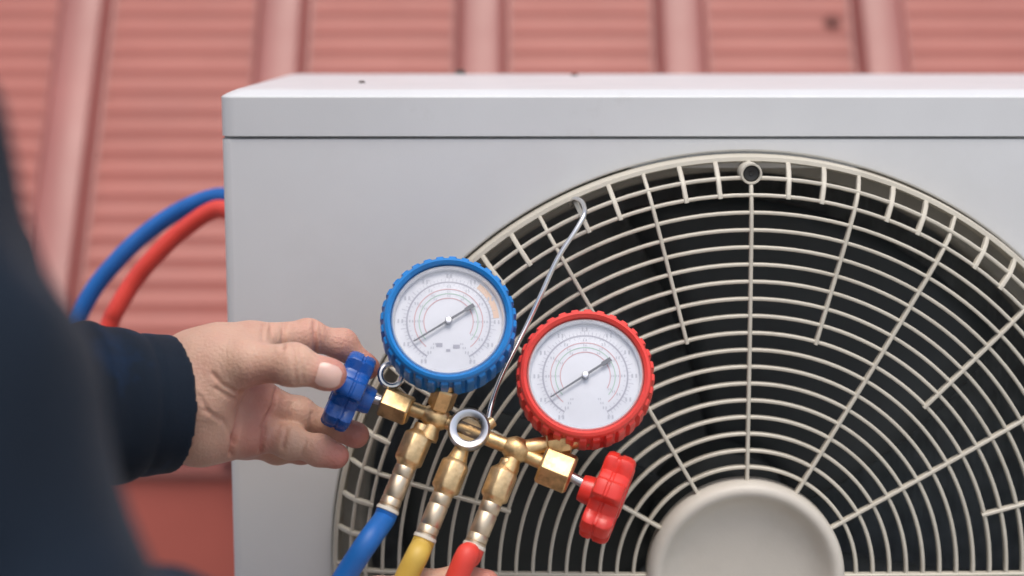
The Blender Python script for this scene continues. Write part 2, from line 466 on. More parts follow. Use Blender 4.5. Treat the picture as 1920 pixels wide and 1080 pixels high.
# fan
g = Geo(); FC = Vector((GC.x, 0.085, GC.z))
lathe(g, [(0.0001, -0.022), (0.04, -0.022), (0.052, -0.012), (0.054, 0.02), (0.0001, 0.02)], FC, (0, 1, 0), seg=40)
fan = part('fan', g, M['black'], unit)
for b_ in range(3):
    g = Geo(); nu, nv = 14, 10
    for i in range(nu):
        r_ = 0.05 + (0.232 - 0.05) * i / (nu - 1); f_ = i / (nu - 1)
        for j in range(nv):
            s_ = j / (nv - 1); a = R(120 * b_ + 20 + (78 - 6 * f_) * s_ + 16 * f_)
            y = -0.028 + 0.055 * s_ + 0.010 * math.sin(math.pi * s_)
            g.v.append((FC.x + r_ * math.cos(a), FC.y + y, FC.z + r_ * math.sin(a)))
    for i in range(nu - 1):
        for j in range(nv - 1): g.f.append((i * nv + j, i * nv + j + 1, (i + 1) * nv + j + 1, (i + 1) * nv + j))
    bl = part('blade', g, M['black'], fan, angle=80)
    so = bl.modifiers.new('solid', 'SOLIDIFY'); so.thickness = 0.003

# ---- grille: dome profile r -> y
GP = [(0.0, -0.040), (200, -0.040), (450, -0.038), (650, -0.034), (707, -0.031), (737, -0.026), (756, -0.019), (768, -0.012), (775, -0.006)]
def gy(rpx):
    for (a, ya), (b, yb) in zip(GP, GP[1:]):
        if rpx <= b: return ya + (yb - ya) * (rpx - a) / (b - a)
    return 0.0
grl_c = Vector((GC.x, 0, GC.z)); Yax = Vector((0, 1, 0))
g = Geo()                                      # rim band that meets the panel
lathe(g, [(775 * PXM, 0.014), (775 * PXM, -0.010), (772 * PXM, -0.0135), (765 * PXM, -0.0140), (762 * PXM, -0.0115), (762 * PXM, 0.010)], grl_c, Yax, seg=180, closed=True)
grille = part('fan_grille', g, M['grille'], unit, angle=40)
def ring_part(rpx, w=0.0023, d=0.0062, y=None):
    g = Geo(); r_ = rpx * PXM; y0 = gy(rpx) if y is None else y
    c_ = 0.0007
    pr = [(r_ - w / 2, y0 + c_), (r_ - w / 2 + c_, y0), (r_ + w / 2 - c_, y0), (r_ + w / 2, y0 + c_), (r_ + w / 2 - 0.0004, y0 + d), (r_ - w / 2 + 0.0004, y0 + d)]
    lathe(g, pr, grl_c, Yax, seg=144, closed=True)
    return part('ring', g, M['grille'], grille, angle=30)
ring_px = [707 - 31.25 * i for i in range(17)]
for rp in ring_px: ring_part(rp)
ring_part(737, w=0.0025)
# spokes: one mesh for each length, turned about the centre
def spoke_mesh(name, r0, r1, w=0.0023, d=0.0050):
    g = Geo(); n = 14; st = []
    for i in range(n + 1):
        r_ = r0 + (r1 - r0) * i / n; st.append((r_ * PXM, gy(r_) - 0.0009))
    for (r_, y) in st:
        g.v += [(-w / 2, y + 0.0006, r_), (-w / 2 + 0.0006, y, r_), (w / 2 - 0.0006, y, r_), (w / 2, y + 0.0006, r_), (w / 2, y + d, r_), (-w / 2, y + d, r_)]
    for i in range(n):
        for j in range(6): g.f.append((i * 6 + j, i * 6 + (j + 1) % 6, (i + 1) * 6 + (j + 1) % 6, (i + 1) * 6 + j))
    g.f.append(tuple(range(6))[::-1]); g.f.append(tuple(n * 6 + j for j in range(6)))
    return mesh_of(name, g, M['grille'], angle=30)
long_me = spoke_mesh('long_spoke', 176, 766); mid_me = spoke_mesh('short_spoke', 452, 766); rib_g = spoke_mesh('rim_spoke', 703, 767, w=0.0029)
for i in range(72):
    me, nm = (long_me, 'spoke') if i % 6 == 0 else (mid_me, 'spoke') if i % 3 == 0 else (rib_g, 'rim_spoke')
    o = bpy.data.objects.new(nm, me); o.parent = grille
    o.location = grl_c - unit.location; o.rotation_euler = (0, R(5 * i + (0.4 if i % 6 else 0)), 0); COL.objects.link(o)
# hub cap: raised lip round a dished face
g = Geo()
lathe(g, [(183 * PXM, -0.030), (183 * PXM, -0.043), (180 * PXM, -0.0475), (174 * PXM, -0.0495), (166 * PXM, -0.0500), (160 * PXM, -0.0490), (154 * PXM, -0.0462), (146 * PXM, -0.0415), (130 * PXM, -0.0370),
          (100 * PXM, -0.0345), (60 * PXM, -0.0335), (20 * PXM, -0.0332), (0.0001, -0.0332)], grl_c, Yax, seg=128)
part('hub_cap', g, M['cap'], grille, angle=60)
# screw boss at the top of the rim
bc = Vector((GC.x, gy(748) - 0.0062, GC.z + 745 * PXM))
g = Geo(); lathe(g, [(0.0068, 0.018), (0.0068, 0.0), (0.0066, -0.0005), (0.0056, -0.0005), (0.0053, 0.0), (0.0053, 0.016)], bc, Yax, seg=28)
boss = part('screw_boss', g, M['grille'], grille)
g = Geo(); lathe(g, [(0.0001, 0.0012), (0.0012, 0.0010), (0.0015, 0.0016), (0.0044, 0.0010), (0.0052, 0.0014), (0.0052, 0.0165)], bc, Yax, seg=20)
part('screw', g, M['shoe'], grille)  # dark plug in the boss hole, standing in for its shade

# service valves on the left side of the unit, where the hoses end
VB = Vector((UX0 + 0.001, 0.17, W(483, 372, 0.17).z)); VR = Vector((UX0 + 0.001, 0.15, W(480, 402, 0.15).z - 0.004))
for v in (VB, VR):
    g = Geo(); tube(g, [v + Vector((0.004, 0, 0)), v + Vector((-0.012, 0, 0))], 0.009, 6); tube(g, [v + Vector((-0.012, 0, 0)), v + Vector((-0.020, 0, 0))], 0.0065, 14)
    part('service_valve', g, M['brass'], unit)

# dark scraps on the top cover
for i, (px, py, sz) in enumerate(((862, 139, 0.0062), (678, 156, 0.0026), (1078, 143, 0.0034))):
    d = FWD + Vector((1, 0, 0)) * ((px - 960) / FPX) + UPC * ((540 - py) / FPX)
    zt_ = TOPZ + 0.0009
    t = (zt_ - CAM.z) / d.z; p = CAM + d * t
    if p.y > UD - 0.012: p = Vector((p.x * (UD - 0.012 + 1.09) / (p.y + 1.09), UD - 0.012, zt_))
    g = Geo(); vs = []
    for k_ in range(9):
        a = 2 * math.pi * k_ / 9; rr = sz * random.uniform(0.65, 1.15)
        vs.append((p.x + rr * math.cos(a), p.y + rr * 0.7 * math.sin(a), zt_ + sz * 0.25 * random.random()))
    top = [(x * 0.7 + p.x * 0.3, y * 0.7 + p.y * 0.3, z + sz * random.uniform(0.35, 0.6)) for x, y, z in vs]
    g.add(vs + top, [tuple(range(9))[::-1], tuple(range(9, 18))] + [(k_, (k_ + 1) % 9, 9 + (k_ + 1) % 9, 9 + k_) for k_ in range(9)])
    tag(part('leaf_scrap', g, M['leaf']), ('largest dark dry leaf scrap at the back edge of the unit top', 'tiny dark scrap on the unit top, left of the other scraps',
         'tiny dark scrap on the unit top, right of the other scraps')[i], 'leaf scrap', 'scraps on the unit top')

# ------------------------------------------------------------------ manifold gauge set
TILT = R(24); ANG = R(22)
OM = W(880, 808, -0.108)
SM = (W(980, 808, -0.108).x - OM.x) / 100
U_ = Vector((0, math.sin(TILT), math.cos(TILT))); NN = Vector((0, -math.cos(TILT), math.sin(TILT))); EX = Vector((1, 0, 0))
AA = EX * math.cos(ANG) - U_ * math.sin(ANG); BB = -(EX * math.sin(ANG)) - U_ * math.cos(ANG)
def MP(a, b, c=0.0): return OM + AA * (a * SM) + BB * (b * SM) + NN * c
man = thing('manifold_gauge_set', OM, 'brass manifold gauge set with one blue and one red gauge, hung before the grille', 'gauge set')
AL, AR = -68, 95
g = Geo()
tube(g, spline([MP(-128, 2), MP(-95, 1), MP(AL, 0), MP(-40, 0), MP(0, 0), MP(45, 0), MP(AR, 0), MP(130, 3), MP(158, 4)], 4), [0.0046] * 33, 18)
for a in (AL, AR):
    for k_ in range(1):
        lathe(g, [(0.0001, -0.0085), (0.005, -0.0072), (0.0078, -0.003), (0.0078, 0.003), (0.005, 0.0072), (0.0001, 0.0085)], MP(a, 0), AA, seg=20)
    lathe(g, [(0.0060, 0.0), (0.0052, 0.006), (0.0062, 0.010), (0.0062, 0.013)], MP(a, 4), BB, seg=18, cap=True)
lathe(g, [(0.0045, 0.008), (0.0052, 0.012), (0.0062, 0.016), (0.0062, 0.020)], MP(0, 10), BB, seg=18, cap=True)
lathe(g, [(0.0001, -0.009), (0.0105, -0.009), (0.0115, -0.006), (0.0115, 0.002), (0.0001, 0.002)], MP(0, 0), NN, seg=28)
body = part('valve_body', g, M['brass'], man, angle=40)
# sight glass in its bright ring
g = Geo(); lathe(g, [(0.0120, 0.0), (0.0127, 0.003), (0.0127, 0.0072), (0.0114, 0.0092), (0.0088, 0.0090), (0.0074, 0.0080), (0.0074, 0.0024)], MP(0, 0), NN, seg=36)
sg = part('sight_glass_ring', g, M['chrome'], man)
g = Geo(); lathe(g, [(0.0073, 0.0066), (0.004, 0.0072), (0.0001, 0.0074)], MP(0, 0), NN, seg=24); part('sight_glass', g, M['sight'], sg)
g = Geo(); lathe(g, [(0.0072, 0.0026), (0.0030, 0.0026), (0.0026, 0.0042), (0.0001, 0.0044)], MP(0, 0), NN, seg=20); part('moisture_dot', g, M['brass'], sg)

def hexprism(g, c, ax, r, l, ref=None):
    e1, e2, n_ = frame_from(ax, ref); c = Vector(c); ch = r * 0.12
    vs = []
    for h, rr in ((-l / 2, r - ch), (-l / 2 + ch, r), (l / 2 - ch, r), (l / 2, r - ch)):
        for j in range(6):
            a = math.pi / 3 * j; vs.append(c + (e1 * math.cos(a) + e2 * math.sin(a)) * rr + n_ * h)
    fs = [tuple(range(6))[::-1], tuple(18 + j for j in range(6))]
    for i in range(3):
        for j in range(6): fs.append((i * 6 + j, i * 6 + (j + 1) % 6, (i + 1) * 6 + (j + 1) % 6, (i + 1) * 6 + j))
    return g.add(vs, fs)

g = Geo(); hexprism(g, MP(178, 6), AA, 0.0128, 0.0200, ref=NN * 0.8 + BB * 0.25); part('packing_nut', g, M['brass'], man, angle=20, bevel=0.0004, label='bright brass hexagonal nut beside the red knob')
g = Geo(); hexprism(g, MP(-146, 8), AA, 0.0098, 0.0185, ref=NN * 0.8 + BB * 0.25); part('packing_nut', g, M['brass'], man, angle=20, bevel=0.0004)
for s, a0, a1 in ((1, 205, 262), (-1, -168, -215)):
    g = Geo(); tube(g, [MP(a0, 8), MP(a1, 14)], 0.0030, 14); part('valve_stem', g, M['chrome'], man)

def knob(name, a, b, material, label, R0=0.0262, T=0.0200, ph=0.0, sgn=1, yaw=0.0):
    ax = (AA * sgn + NN * yaw).normalized()
    def mod(th, i, r, h):
        if r < 0.012: return r
        lob = min(1, max(0, 0.55 + 0.85 * math.cos(6 * th + ph))); lob = lob * lob * (3 - 2 * lob)
        return r * (1 - 0.27 * (1 - lob))
    g = Geo()
    pr = [(0.0001, -T * 0.75), (0.0078, -T * 0.75), (0.0085, -T * 0.62), (0.0088, -T * 0.36), (0.0150, -T * 0.36), (R0 * 0.90, -T * 0.38), (R0 * 0.965, -T * 0.34), (R0, -T * 0.24), (R0, -T * 0.06), (R0 * 0.965, -T * 0.03), (R0 * 0.965, T * 0.03), (R0, T * 0.06), (R0, T * 0.28),
          (R0 * 0.965, T * 0.40), (R0 * 0.90, T * 0.46), (R0 * 0.70, T * 0.47), (R0 * 0.64, T * 0.38), (0.0118, T * 0.36), (0.0096, T * 0.42), (0.0090, T * 0.50), (0.0001, T * 0.52)]
    c = MP(a, b)
    lathe(g, pr, c, ax, ref=NN, seg=96, mod=mod)
    k_ = part(name, g, material, man, angle=38, label=label)
    return k_
knob('blue_knob', -238, 16, M['blue_knob'], 'blue lobed valve knob held by the hand', R0=0.0250, sgn=-1, ph=0.3, yaw=0.20)
knob('red_knob', 283, 20, M['red_knob'], 'red lobed valve knob at the right end', R0=0.0275, T=0.0215, sgn=1, ph=0.2, yaw=0.05)

def gauge(name, ctr, material, label, Rb, nteeth, gt):
    up = (U_ * math.cos(gt[1]) + EX * math.sin(gt[1]))
    nrm = (Vector((math.sin(gt[2]), -math.cos(gt[0]), math.sin(gt[0])))).normalized()
    r_, u_, n_ = Vector((1, 0, 0)), None, nrm
    r_ = (r_ - n_ * r_.dot(n_)).normalized(); u_ = n_.cross(r_)
    D = 0.030
    def tooth(th, i, r, h):
        if i in (3, 4, 5, 6):
            return r * (1 - 0.062 * (1 if math.sin(nteeth * th) > 0.25 else 0))
        return r
    pr = [(Rb * 0.80, -D), (Rb * 0.93, -D), (Rb * 0.975, -D + 0.003), (Rb, -D + 0.006), (Rb, -0.010), (Rb, -0.0060), (Rb * 0.985, -0.0038), (Rb * 0.952, -0.0030), (Rb * 0.930, -0.0006), (Rb * 0.89, 0.0004), (Rb * 0.850, -0.0010), (Rb * 0.838, -0.0035), (Rb * 0.836, -0.009)]
    g = Geo(); lathe(g, pr, ctr, n_, ref=r_, seg=nteeth * 8, mod=tooth)
    boot = part(name, g, material, man, angle=32, label=label)
    g = Geo(); lathe(g, [(Rb * 0.835, -0.0032), (Rb * 0.815, -0.0022), (Rb * 0.79, -0.0040), (Rb * 0.785, -0.0078)], ctr, n_, ref=r_, seg=72); part('case_ring', g, M['bezel'], boot, angle=50)
    g = Geo(); lathe(g, [(Rb * 0.82, -D + 0.001), (0.0001, -D + 0.001)], ctr, n_, seg=48); part('case_back', g, M['dark'], boot)
    g = Geo(); lathe(g, [(Rb * 0.80, -0.0074), (0.0001, -0.0074)], ctr, n_, seg=64); part('dial', g, M['dial'], boot)
    P = lambda x, y, h=-0.0072: ctr + r_ * (x * Rb) + u_ * (y * Rb) + n_ * h
    def arc(g, r0, r1, a0, a1, h, n=48):
        vs = []
        for i in range(n + 1):
            a = R(a0 + (a1 - a0) * i / n)
            vs += [P(r0 * math.cos(a), r0 * math.sin(a), h), P(r1 * math.cos(a), r1 * math.sin(a), h)]
        return g.add(vs, [(2 * i, 2 * i + 1, 2 * i + 3, 2 * i + 2) for i in range(n)])
    g = Geo(); arc(g, 0.598, 0.622, -60, 240, -0.00725, 80)
    for i in range(61):                        # fine ticks outside the ring
        a = R(-60 + 5 * i); l = 0.045 if i % 5 else 0.085
        c = P((0.622 + l / 2) * math.cos(a), (0.622 + l / 2) * math.sin(a), -0.0072)
        d = (r_ * math.cos(a) + u_ * math.sin(a)); q = (r_ * -math.sin(a) + u_ * math.cos(a))
        g.add([c - d * (l * Rb / 2) - q * 0.00011, c + d * (l * Rb / 2) - q * 0.00011, c + d * (l * Rb / 2) + q * 0.00011, c - d * (l * Rb / 2) + q * 0.00011], [(0, 1, 2, 3)])
    for i in range(41):
        a = R(-60 + 7.5 * i); l = 0.03
        c = P(0.575 * math.cos(a), 0.575 * math.sin(a), -0.0072)
        d = (r_ * math.cos(a) + u_ * math.sin(a)); q = (r_ * -math.sin(a) + u_ * math.cos(a))
        g.add([c - d * (l * Rb / 2) - q * 0.0001, c + d * (l * Rb / 2) - q * 0.0001, c + d * (l * Rb / 2) + q * 0.0001, c - d * (l * Rb / 2) + q * 0.0001], [(0, 1, 2, 3)])
    part('scale_ring', g, M['ink_soft'], boot, smooth=False)
    g = Geo()
    for i in range(11):
        a = R(-60 + 30 * i)
        for rad_, sz in ((0.705, 0.024), (0.545, 0.016), (0.465, 0.013), (0.395, 0.012)):
            for q_ in (-1, 1):
                x, y = rad_ * math.cos(a) + q_ * sz * 1.2, rad_ * math.sin(a); w_, h_ = sz * 0.55, sz * 1.25
                g.add([P(x - w_, y - h_, -0.00715), P(x + w_, y - h_ * 0.9, -0.00715), P(x + w_ * 0.9, y + h_, -0.00715), P(x - w_ * 0.9, y + h_, -0.00715)], [(0, 1, 2, 3)])
    part('dial_figures', g, M['ink_fade'], boot, smooth=False)
    g = Geo(); arc(g, 0.495, 0.507, -50, 230, -0.00720, 60); arc(g, 0.355, 0.367, -30, 210, -0.00720, 60); part('scale_ring', g, M['ink_red'], boot, smooth=False)
    g = Geo(); arc(g, 0.425, 0.437, -40, 220, -0.00720, 60); part('scale_ring', g, M['ink_green'], boot, smooth=False)
    if name == 'blue_gauge':
        g = Geo(); arc(g, 0.66, 0.745, 5, 52, -0.00722, 20); part('scale_band', g, M['ink_orange'], boot, smooth=False)
        g = Geo()
        for (x, y, w_, h_) in ((-0.13, -0.36, 0.045, 0.03), (0.12, -0.38, 0.05, 0.028), (0.0, -0.44, 0.03, 0.02)):
            g.add([P(x - w_, y - h_, -0.0072), P(x + w_, y - h_, -0.0072), P(x + w_, y + h_, -0.0072), P(x - w_, y + h_, -0.0072)], [(0, 1, 2, 3)])
        part('printed_mark', g, M['ink_soft'], boot, smooth=False)
    # needle: long thin pointer to lower left, short broad tail to upper right
    a = R(213); d = Vector((math.cos(a), math.sin(a)))
    q = Vector((-d.y, d.x))
    def Q(l, w_, h): return P(d.x * l + q.x * w_, d.y * l + q.y * w_, h)
    g = Geo(); out = [(-0.44, 0.030), (-0.30, 0.032), (-0.28, 0.016), (0.0, 0.016), (0.60, 0.008)]
    tp = [Q(l, w_, -0.0042) for l, w_ in out] + [Q(l, -w_, -0.0042) for l, w_ in out[::-1]]
    bt = [Q(l, w_, -0.0048) for l, w_ in out] + [Q(l, -w_, -0.0048) for l, w_ in out[::-1]]
    n10 = len(tp)
    g.add(tp + bt, [tuple(range(n10)), tuple(range(n10, 2 * n10))[::-1]] + [(i, (i + 1) % n10, n10 + (i + 1) % n10, n10 + i) for i in range(n10)])
    part('needle', g, M['needle'], boot, smooth=False)
    g = Geo(); lathe(g, [(0.0001, -0.0030), (0.0016, -0.0031), (0.0021, -0.0036), (0.0021, -0.0072)], ctr, n_, seg=20); part('needle_hub', g, M['chrome'], boot)
    g = Geo(); lathe(g, [(Rb * 0.80, -0.0026), (Rb * 0.6, -0.0014), (Rb * 0.35, -0.0006), (0.0001, -0.0002)], ctr, n_, seg=64); part('lens', g, M['lens'], boot, angle=80)
    return boot, n_, u_
GB = W(841, 596, -0.112); GR = W(1098, 699, -0.112)
Rb = 129 * (W(941, 600, -0.112).x - W(841, 600, -0.112).x) / 100
gB, nB, uB = gauge('blue_gauge', GB, M['blue_boot'], 'pressure gauge in a ribbed blue rubber boot', Rb, 32, (R(28), 0, R(2)))
gR, nR, uR = gauge('red_gauge', GR, M['red_boot'], 'pressure gauge in a ribbed red rubber boot', Rb * 1.02, 32, (R(28), 0, R(-1)))
for (ctr, n_, u_, a) in ((GB, nB, uB, AL), (GR, nR, uR, AR)):
    low = ctr - n_ * 0.020 - u_ * (Rb * 0.86) ; j0 = MP(a, 0)
    low = low + (j0 - low) * 0.02
    g = Geo(); tube(g, spline([j0, j0 + (low - j0) * 0.35, low, low + (ctr - n_ * 0.020 - low) * 0.1], 4), [0.0052] * 13, 16)
    dd = (low - j0).normalized()
    hexprism(g, j0 + (low - j0) * 0.62, dd, 0.0078, 0.014)
    part('gauge_stem', g, M['brass'], man, angle=30)
# small steel hose-rest ring beside the blue gauge
g = Geo(); c = W(734, 703, -0.098); e1, e2, n_ = frame_from(Vector((0.25, -0.9, 0.3)))
tube(g, [c + (e1 * math.cos(a) + e2 * math.sin(a)) * 0.0068 for a in [2 * math.pi * i / 20 for i in range(21)]], 0.0019, 10, cap=False)
tube(g, [c + Vector((0.002, 0.0, -0.0066)), c + Vector((0.008, 0.004, -0.014)), MP(-128, 0) + Vector((0, 0.004, 0.003)), MP(-118, 2)], 0.0017, 10)
part('hose_rest', g, M['steel'], man)
# hanging hook
hk = [MP(28, -22, -0.002), W(921, 760, -0.100), W(940, 706, -0.083), W(985, 616, -0.066), W(1018, 545, -0.060), W(1046, 484, -0.056), W(1082, 428, -0.051), W(1096, 400, -0.045), W(1092, 380, -0.030), W(1078, 373, -0.018), W(1070, 384, -0.012)]
g = Geo(); pts = spline(hk, 8); tube(g, pts, 0.0016, 12)
hook = part('hanging_hook', g, M['steel'], man, angle=60, label='thin bent steel hook hanging from the grille rim')
g = Geo(); tube(g, [MP(22, -14, 0.0), MP(33, -34, -0.002)], 0.0036, 12); part('hook_socket', g, M['brass_pale'], hook)

# ------------------------------------------------------------------ hoses
def hose(name, label, a, b0, nut_mat, fer_mat, hmat, path, radii, b1=0, endp=None):
    root = thing(name, MP(a, b0), label, 'hose', 'charging hoses of the gauge set')
    L = lambda b, c=0.0: MP(a, b0 + b, c)
    g = Geo(); rr = SM
    lathe(g, [(0.0001, 0), (15 * rr, 0), (16 * rr, 3 * rr), (16 * rr, 12 * rr), (21 * rr, 18 * rr), (25.5 * rr, 22 * rr), (27 * rr, 26 * rr), (27 * rr, 72 * rr), (25.5 * rr, 76 * rr), (20 * rr, 80 * rr), (18 * rr, 88 * rr), (0.0001, 88 * rr)], L(0), BB, ref=NN * 0.9 + AA * 0.3, seg=48,
          mod=lambda th, i, r, h: r * (math.cos(math.pi / 6) / math.cos((th + math.pi / 6) % (math.pi / 3) - math.pi / 6) * 0.55 + 0.47) if 5 <= i <= 8 else r)
    part('coupling_nut', g, nut_mat, root, angle=35)
    g = Geo(); pr = [(0.0001, 86 * rr), (19 * rr, 86 * rr)]
    for h in (88, 108, 150):
        pr += [(19.6 * rr, h * rr), (19.6 * rr, (h + (16 if h == 88 else 38 if h == 108 else 12)) * rr), (18.2 * rr, (h + (18 if h == 88 else 40 if h == 108 else 13)) * rr)]
    pr += [(20.2 * rr, 164 * rr), (20.2 * rr, 172 * rr), (18 * rr, 174 * rr)]
    lathe(g, pr, L(0), BB, seg=24); part('ferrule', g, fer_mat, root, angle=35)
    g = Geo(); lathe(g, [(18 * rr, 167 * rr), (21.8 * rr, 168 * rr), (22 * rr, 174 * rr), (18 * rr, 176 * rr)], L(0), BB, seg=24); part('end_band', g, M['white_band'], root)
    P = [L(172), L(192)] + path
    rad = [0.0066, 0.0067] + radii
    pts, rs = spline(P, 10, rad)
    g = Geo(); tube(g, pts, rs, 18); part('hose', g, hmat, root, angle=60)
    if endp:
        e, d = endp
        g = Geo(); tube(g, [e - d * 0.002, e + d * 0.022], 0.0085, 6); tube(g, [e + d * 0.02, e + d * 0.034], 0.0062, 14); part('end_fitting', g, M['brass'], root)
    return root
H = 0.0068
hose('blue_hose', 'blue hose from the left port, looping up behind the sleeve to the unit', -84, 22, M['brass_pale'], M['ferrule'], M['blue_hose'],
     [W(690, 1015, -0.148), W(645, 1084, -0.152), W(590, 1180, -0.155), W(500, 1330, -0.13), W(330, 1430, -0.03), W(170, 1330, 0.07), W(70, 1050, 0.13), W(100, 720, 0.17), W(160, 569, 0.18), W(221, 487, 0.185), W(282, 431, 0.19), W(343, 392, 0.19), W(405, 369, 0.185), VB + Vector((-0.012, 0, 0))],
     [H, H, H, 0.0068, 0.0068, 0.0068, 0.0068, 0.0068, 0.0068, 0.0068, 0.0068, 0.0068, 0.0068, 0.0068])
hose('yellow_hose', 'yellow hose from the middle port, running down out of view', 0, 44, M['brass_pale'], M['ferrule'], M['yellow_hose'],
     [W(783, 1040, -0.150), W(758, 1092, -0.153), W(728, 1180, -0.155), W(720, 1350, -0.16), W(760, 1650, -0.17), Vector((-0.02, -0.20, 0.05)), Vector((0.10, -0.26, 0.012)), Vector((0.30, -0.30, 0.010)), Vector((0.6, -0.26, 0.010))],
     [H, H, H, H, H, H, H, H, H])
hose('red_hose', 'red hose from the right port, looping up behind the sleeve to the unit', 90, 24, M['brass_pale'], M['ferrule'], M['red_hose'],
     [W(876, 1040, -0.146), W(856, 1085, -0.149), W(825, 1160, -0.151), W(770, 1330, -0.15), W(620, 1480, -0.10), W(350, 1500, 0.0), W(190, 1330, 0.09), W(130, 1050, 0.13), W(150, 760, 0.15), W(203, 615, 0.16), W(218, 581, 0.16), W(252, 526, 0.165), W(291, 480, 0.165), W(343, 431, 0.165), W(408, 392, 0.16), VR + Vector((-0.012, 0, 0))],
     [H, H, H, H, 0.0068, 0.0068, 0.0068, 0.0068, 0.0068, 0.0068, 0.0068, 0.0068, 0.0068, 0.0068, 0.0068, 0.0068])

# ------------------------------------------------------------------ person: distance fields turned into one skin
def surface_nets(fn, lo, hi, h):
    lo = np.array(lo, float); hi = np.array(hi, float)
    n = np.ceil((hi - lo) / h).astype(int) + 1
    ax = [lo[i] + h * np.arange(n[i]) for i in range(3)]
    F = np.empty(n, np.float32)
    for s in range(0, n[0], 16):
        X, Y, Z = np.meshgrid(ax[0][s:s + 16], ax[1], ax[2], indexing='ij')
        P = np.stack([X.ravel(), Y.ravel(), Z.ravel()], 1)
        F[s:s + 16] = fn(P).reshape(X.shape)
    S = F < 0
    c = np.zeros(n - 1, int)
    for dx in (0, 1):
        for dy in (0, 1):
            for dz in (0, 1): c += S[dx:n[0] - 1 + dx, dy:n[1] - 1 + dy, dz:n[2] - 1 + dz]
    cells = np.argwhere((c > 0) & (c < 8))
    idx = -np.ones(n - 1, int); idx[tuple(cells.T)] = np.arange(len(cells))
    acc = np.zeros((len(cells), 3)); cnt = np.zeros(len(cells))
    cor = [(0, 0, 0), (1, 0, 0), (0, 1, 0), (1, 1, 0), (0, 0, 1), (1, 0, 1), (0, 1, 1), (1, 1, 1)]
    for a in range(8):
        for b in range(a + 1, 8):
            d = np.abs(np.array(cor[a]) - np.array(cor[b]))
            if d.sum() != 1: continue
            ca, cb = cells + cor[a], cells + cor[b]
            fa, fb = F[tuple(ca.T)], F[tuple(cb.T)]
            m = (fa < 0) != (fb < 0)
            t = np.where(m, fa / np.where(fa == fb, 1, fa - fb), 0)
            p = ca + (cb - ca) * t[:, None]
            acc[m] += p[m]; cnt[m] += 1
    V = lo + h * acc / cnt[:, None]
    faces = []
    for axis in range(3):
        u, w = (axis + 1) % 3, (axis + 2) % 3
        sl0 = [slice(None)] * 3; sl1 = [slice(None)] * 3
        sl0[axis] = slice(0, -1); sl1[axis] = slice(1, None)
        A, B = S[tuple(sl0)], S[tuple(sl1)]
        E = np.argwhere(A != B)
        E = E[(E[:, u] > 0) & (E[:, w] > 0) & (E[:, u] < n[u] - 1) & (E[:, w] < n[w] - 1)]
        ins = A[tuple(E.T)]
        du = np.zeros(3, int); du[u] = 1; dw = np.zeros(3, int); dw[w] = 1
        q = np.stack([idx[tuple((E - du - dw).T)], idx[tuple((E - dw).T)], idx[tuple(E.T)], idx[tuple((E - du).T)]], 1)
        q[~ins] = q[~ins][:, ::-1]
        faces.append(q)
    return V, np.concatenate(faces)

def cap(P, a, b, ra, rb=None):
    rb = ra if rb is None else rb
    a = np.array(a); b = np.array(b); ba = b - a; pa = P - a
    t = np.clip(pa @ ba / max(ba @ ba, 1e-12), 0, 1)
    return np.linalg.norm(pa - t[:, None] * ba, axis=1) - (ra + (rb - ra) * t)
def ell(P, c, ax, r):
    """ellipsoid: ax = three unit axes, r = radii"""
    q = (P - np.array(c)) @ np.array(ax).T / np.array(r)
    k0 = np.linalg.norm(q, axis=1); k1 = np.linalg.norm(q / np.array(r), axis=1)
    return k0 * (k0 - 1) / np.maximum(k1, 1e-9)
def smin(a, b, k):
    h = np.clip(0.5 + 0.5 * (b - a) / k, 0, 1)
    return b + (a - b) * h - k * h * (1 - h)
def smax(a, b, k): return -smin(-a, -b, k)
def chain(P, pts, rad, k):
    d = None
    for i in range(len(pts) - 1):
        e = cap(P, pts[i], pts[i + 1], rad[i], rad[i + 1]); d = e if d is None else smin(d, e, k)
    return d
_w = rng.normal(size=(14, 3)); _w /= np.linalg.norm(_w, axis=1)[:, None]; _ph = rng.uniform(0, 6.28, 14); _fr = rng.uniform(0.6, 1.8, 14)
def waves(P, scale):
    s = np.zeros(len(P))
    for w, p, f in zip(_w, _ph, _fr): s += np.sin(P @ w * scale * f + p + 1.3 * np.sin(P @ w[[1, 2, 0]] * scale * 0.6 + p))
    return s / 14 * 2

def J(px, py, Y): return np.array(W(px, py, Y))

# ---- joints, read off the photograph at their own depth
LH = {}   # left hand: reaches in from the left, palm towards the viewer, thumb in front of the blue knob
LW0, LW1 = J(235, 752, -0.125), J(345, 748, -0.112)
fing = {
    'index':  ([J(470, 640, -0.098), J(578, 630, -0.083), J(642, 646, -0.077), J(692, 690, -0.078)], [0.0112, 0.0090, 0.0081, 0.0064]),
    'middle': ([J(484, 748, -0.090), J(560, 775, -0.082), J(626, 800, -0.077), J(670, 817, -0.080)], [0.0114, 0.0088, 0.0081, 0.0070]),
    'ring':   ([J(474, 808, -0.094), J(545, 829, -0.098), J(600, 845, -0.100), J(632, 855, -0.100)], [0.0112, 0.0090, 0.0082, 0.0066]),
    'little': ([J(460, 826, -0.085), J(520, 842, -0.070), J(565, 846, -0.064), J(592, 846, -0.066)], [0.0105, 0.0082, 0.0068, 0.0062]),
    'thumb':  ([J(398, 692, -0.116), J(462, 680, -0.125), J(550, 684, -0.134), J(622, 704, -0.133)], [0.0180, 0.0122, 0.0110, 0.0086]),
}
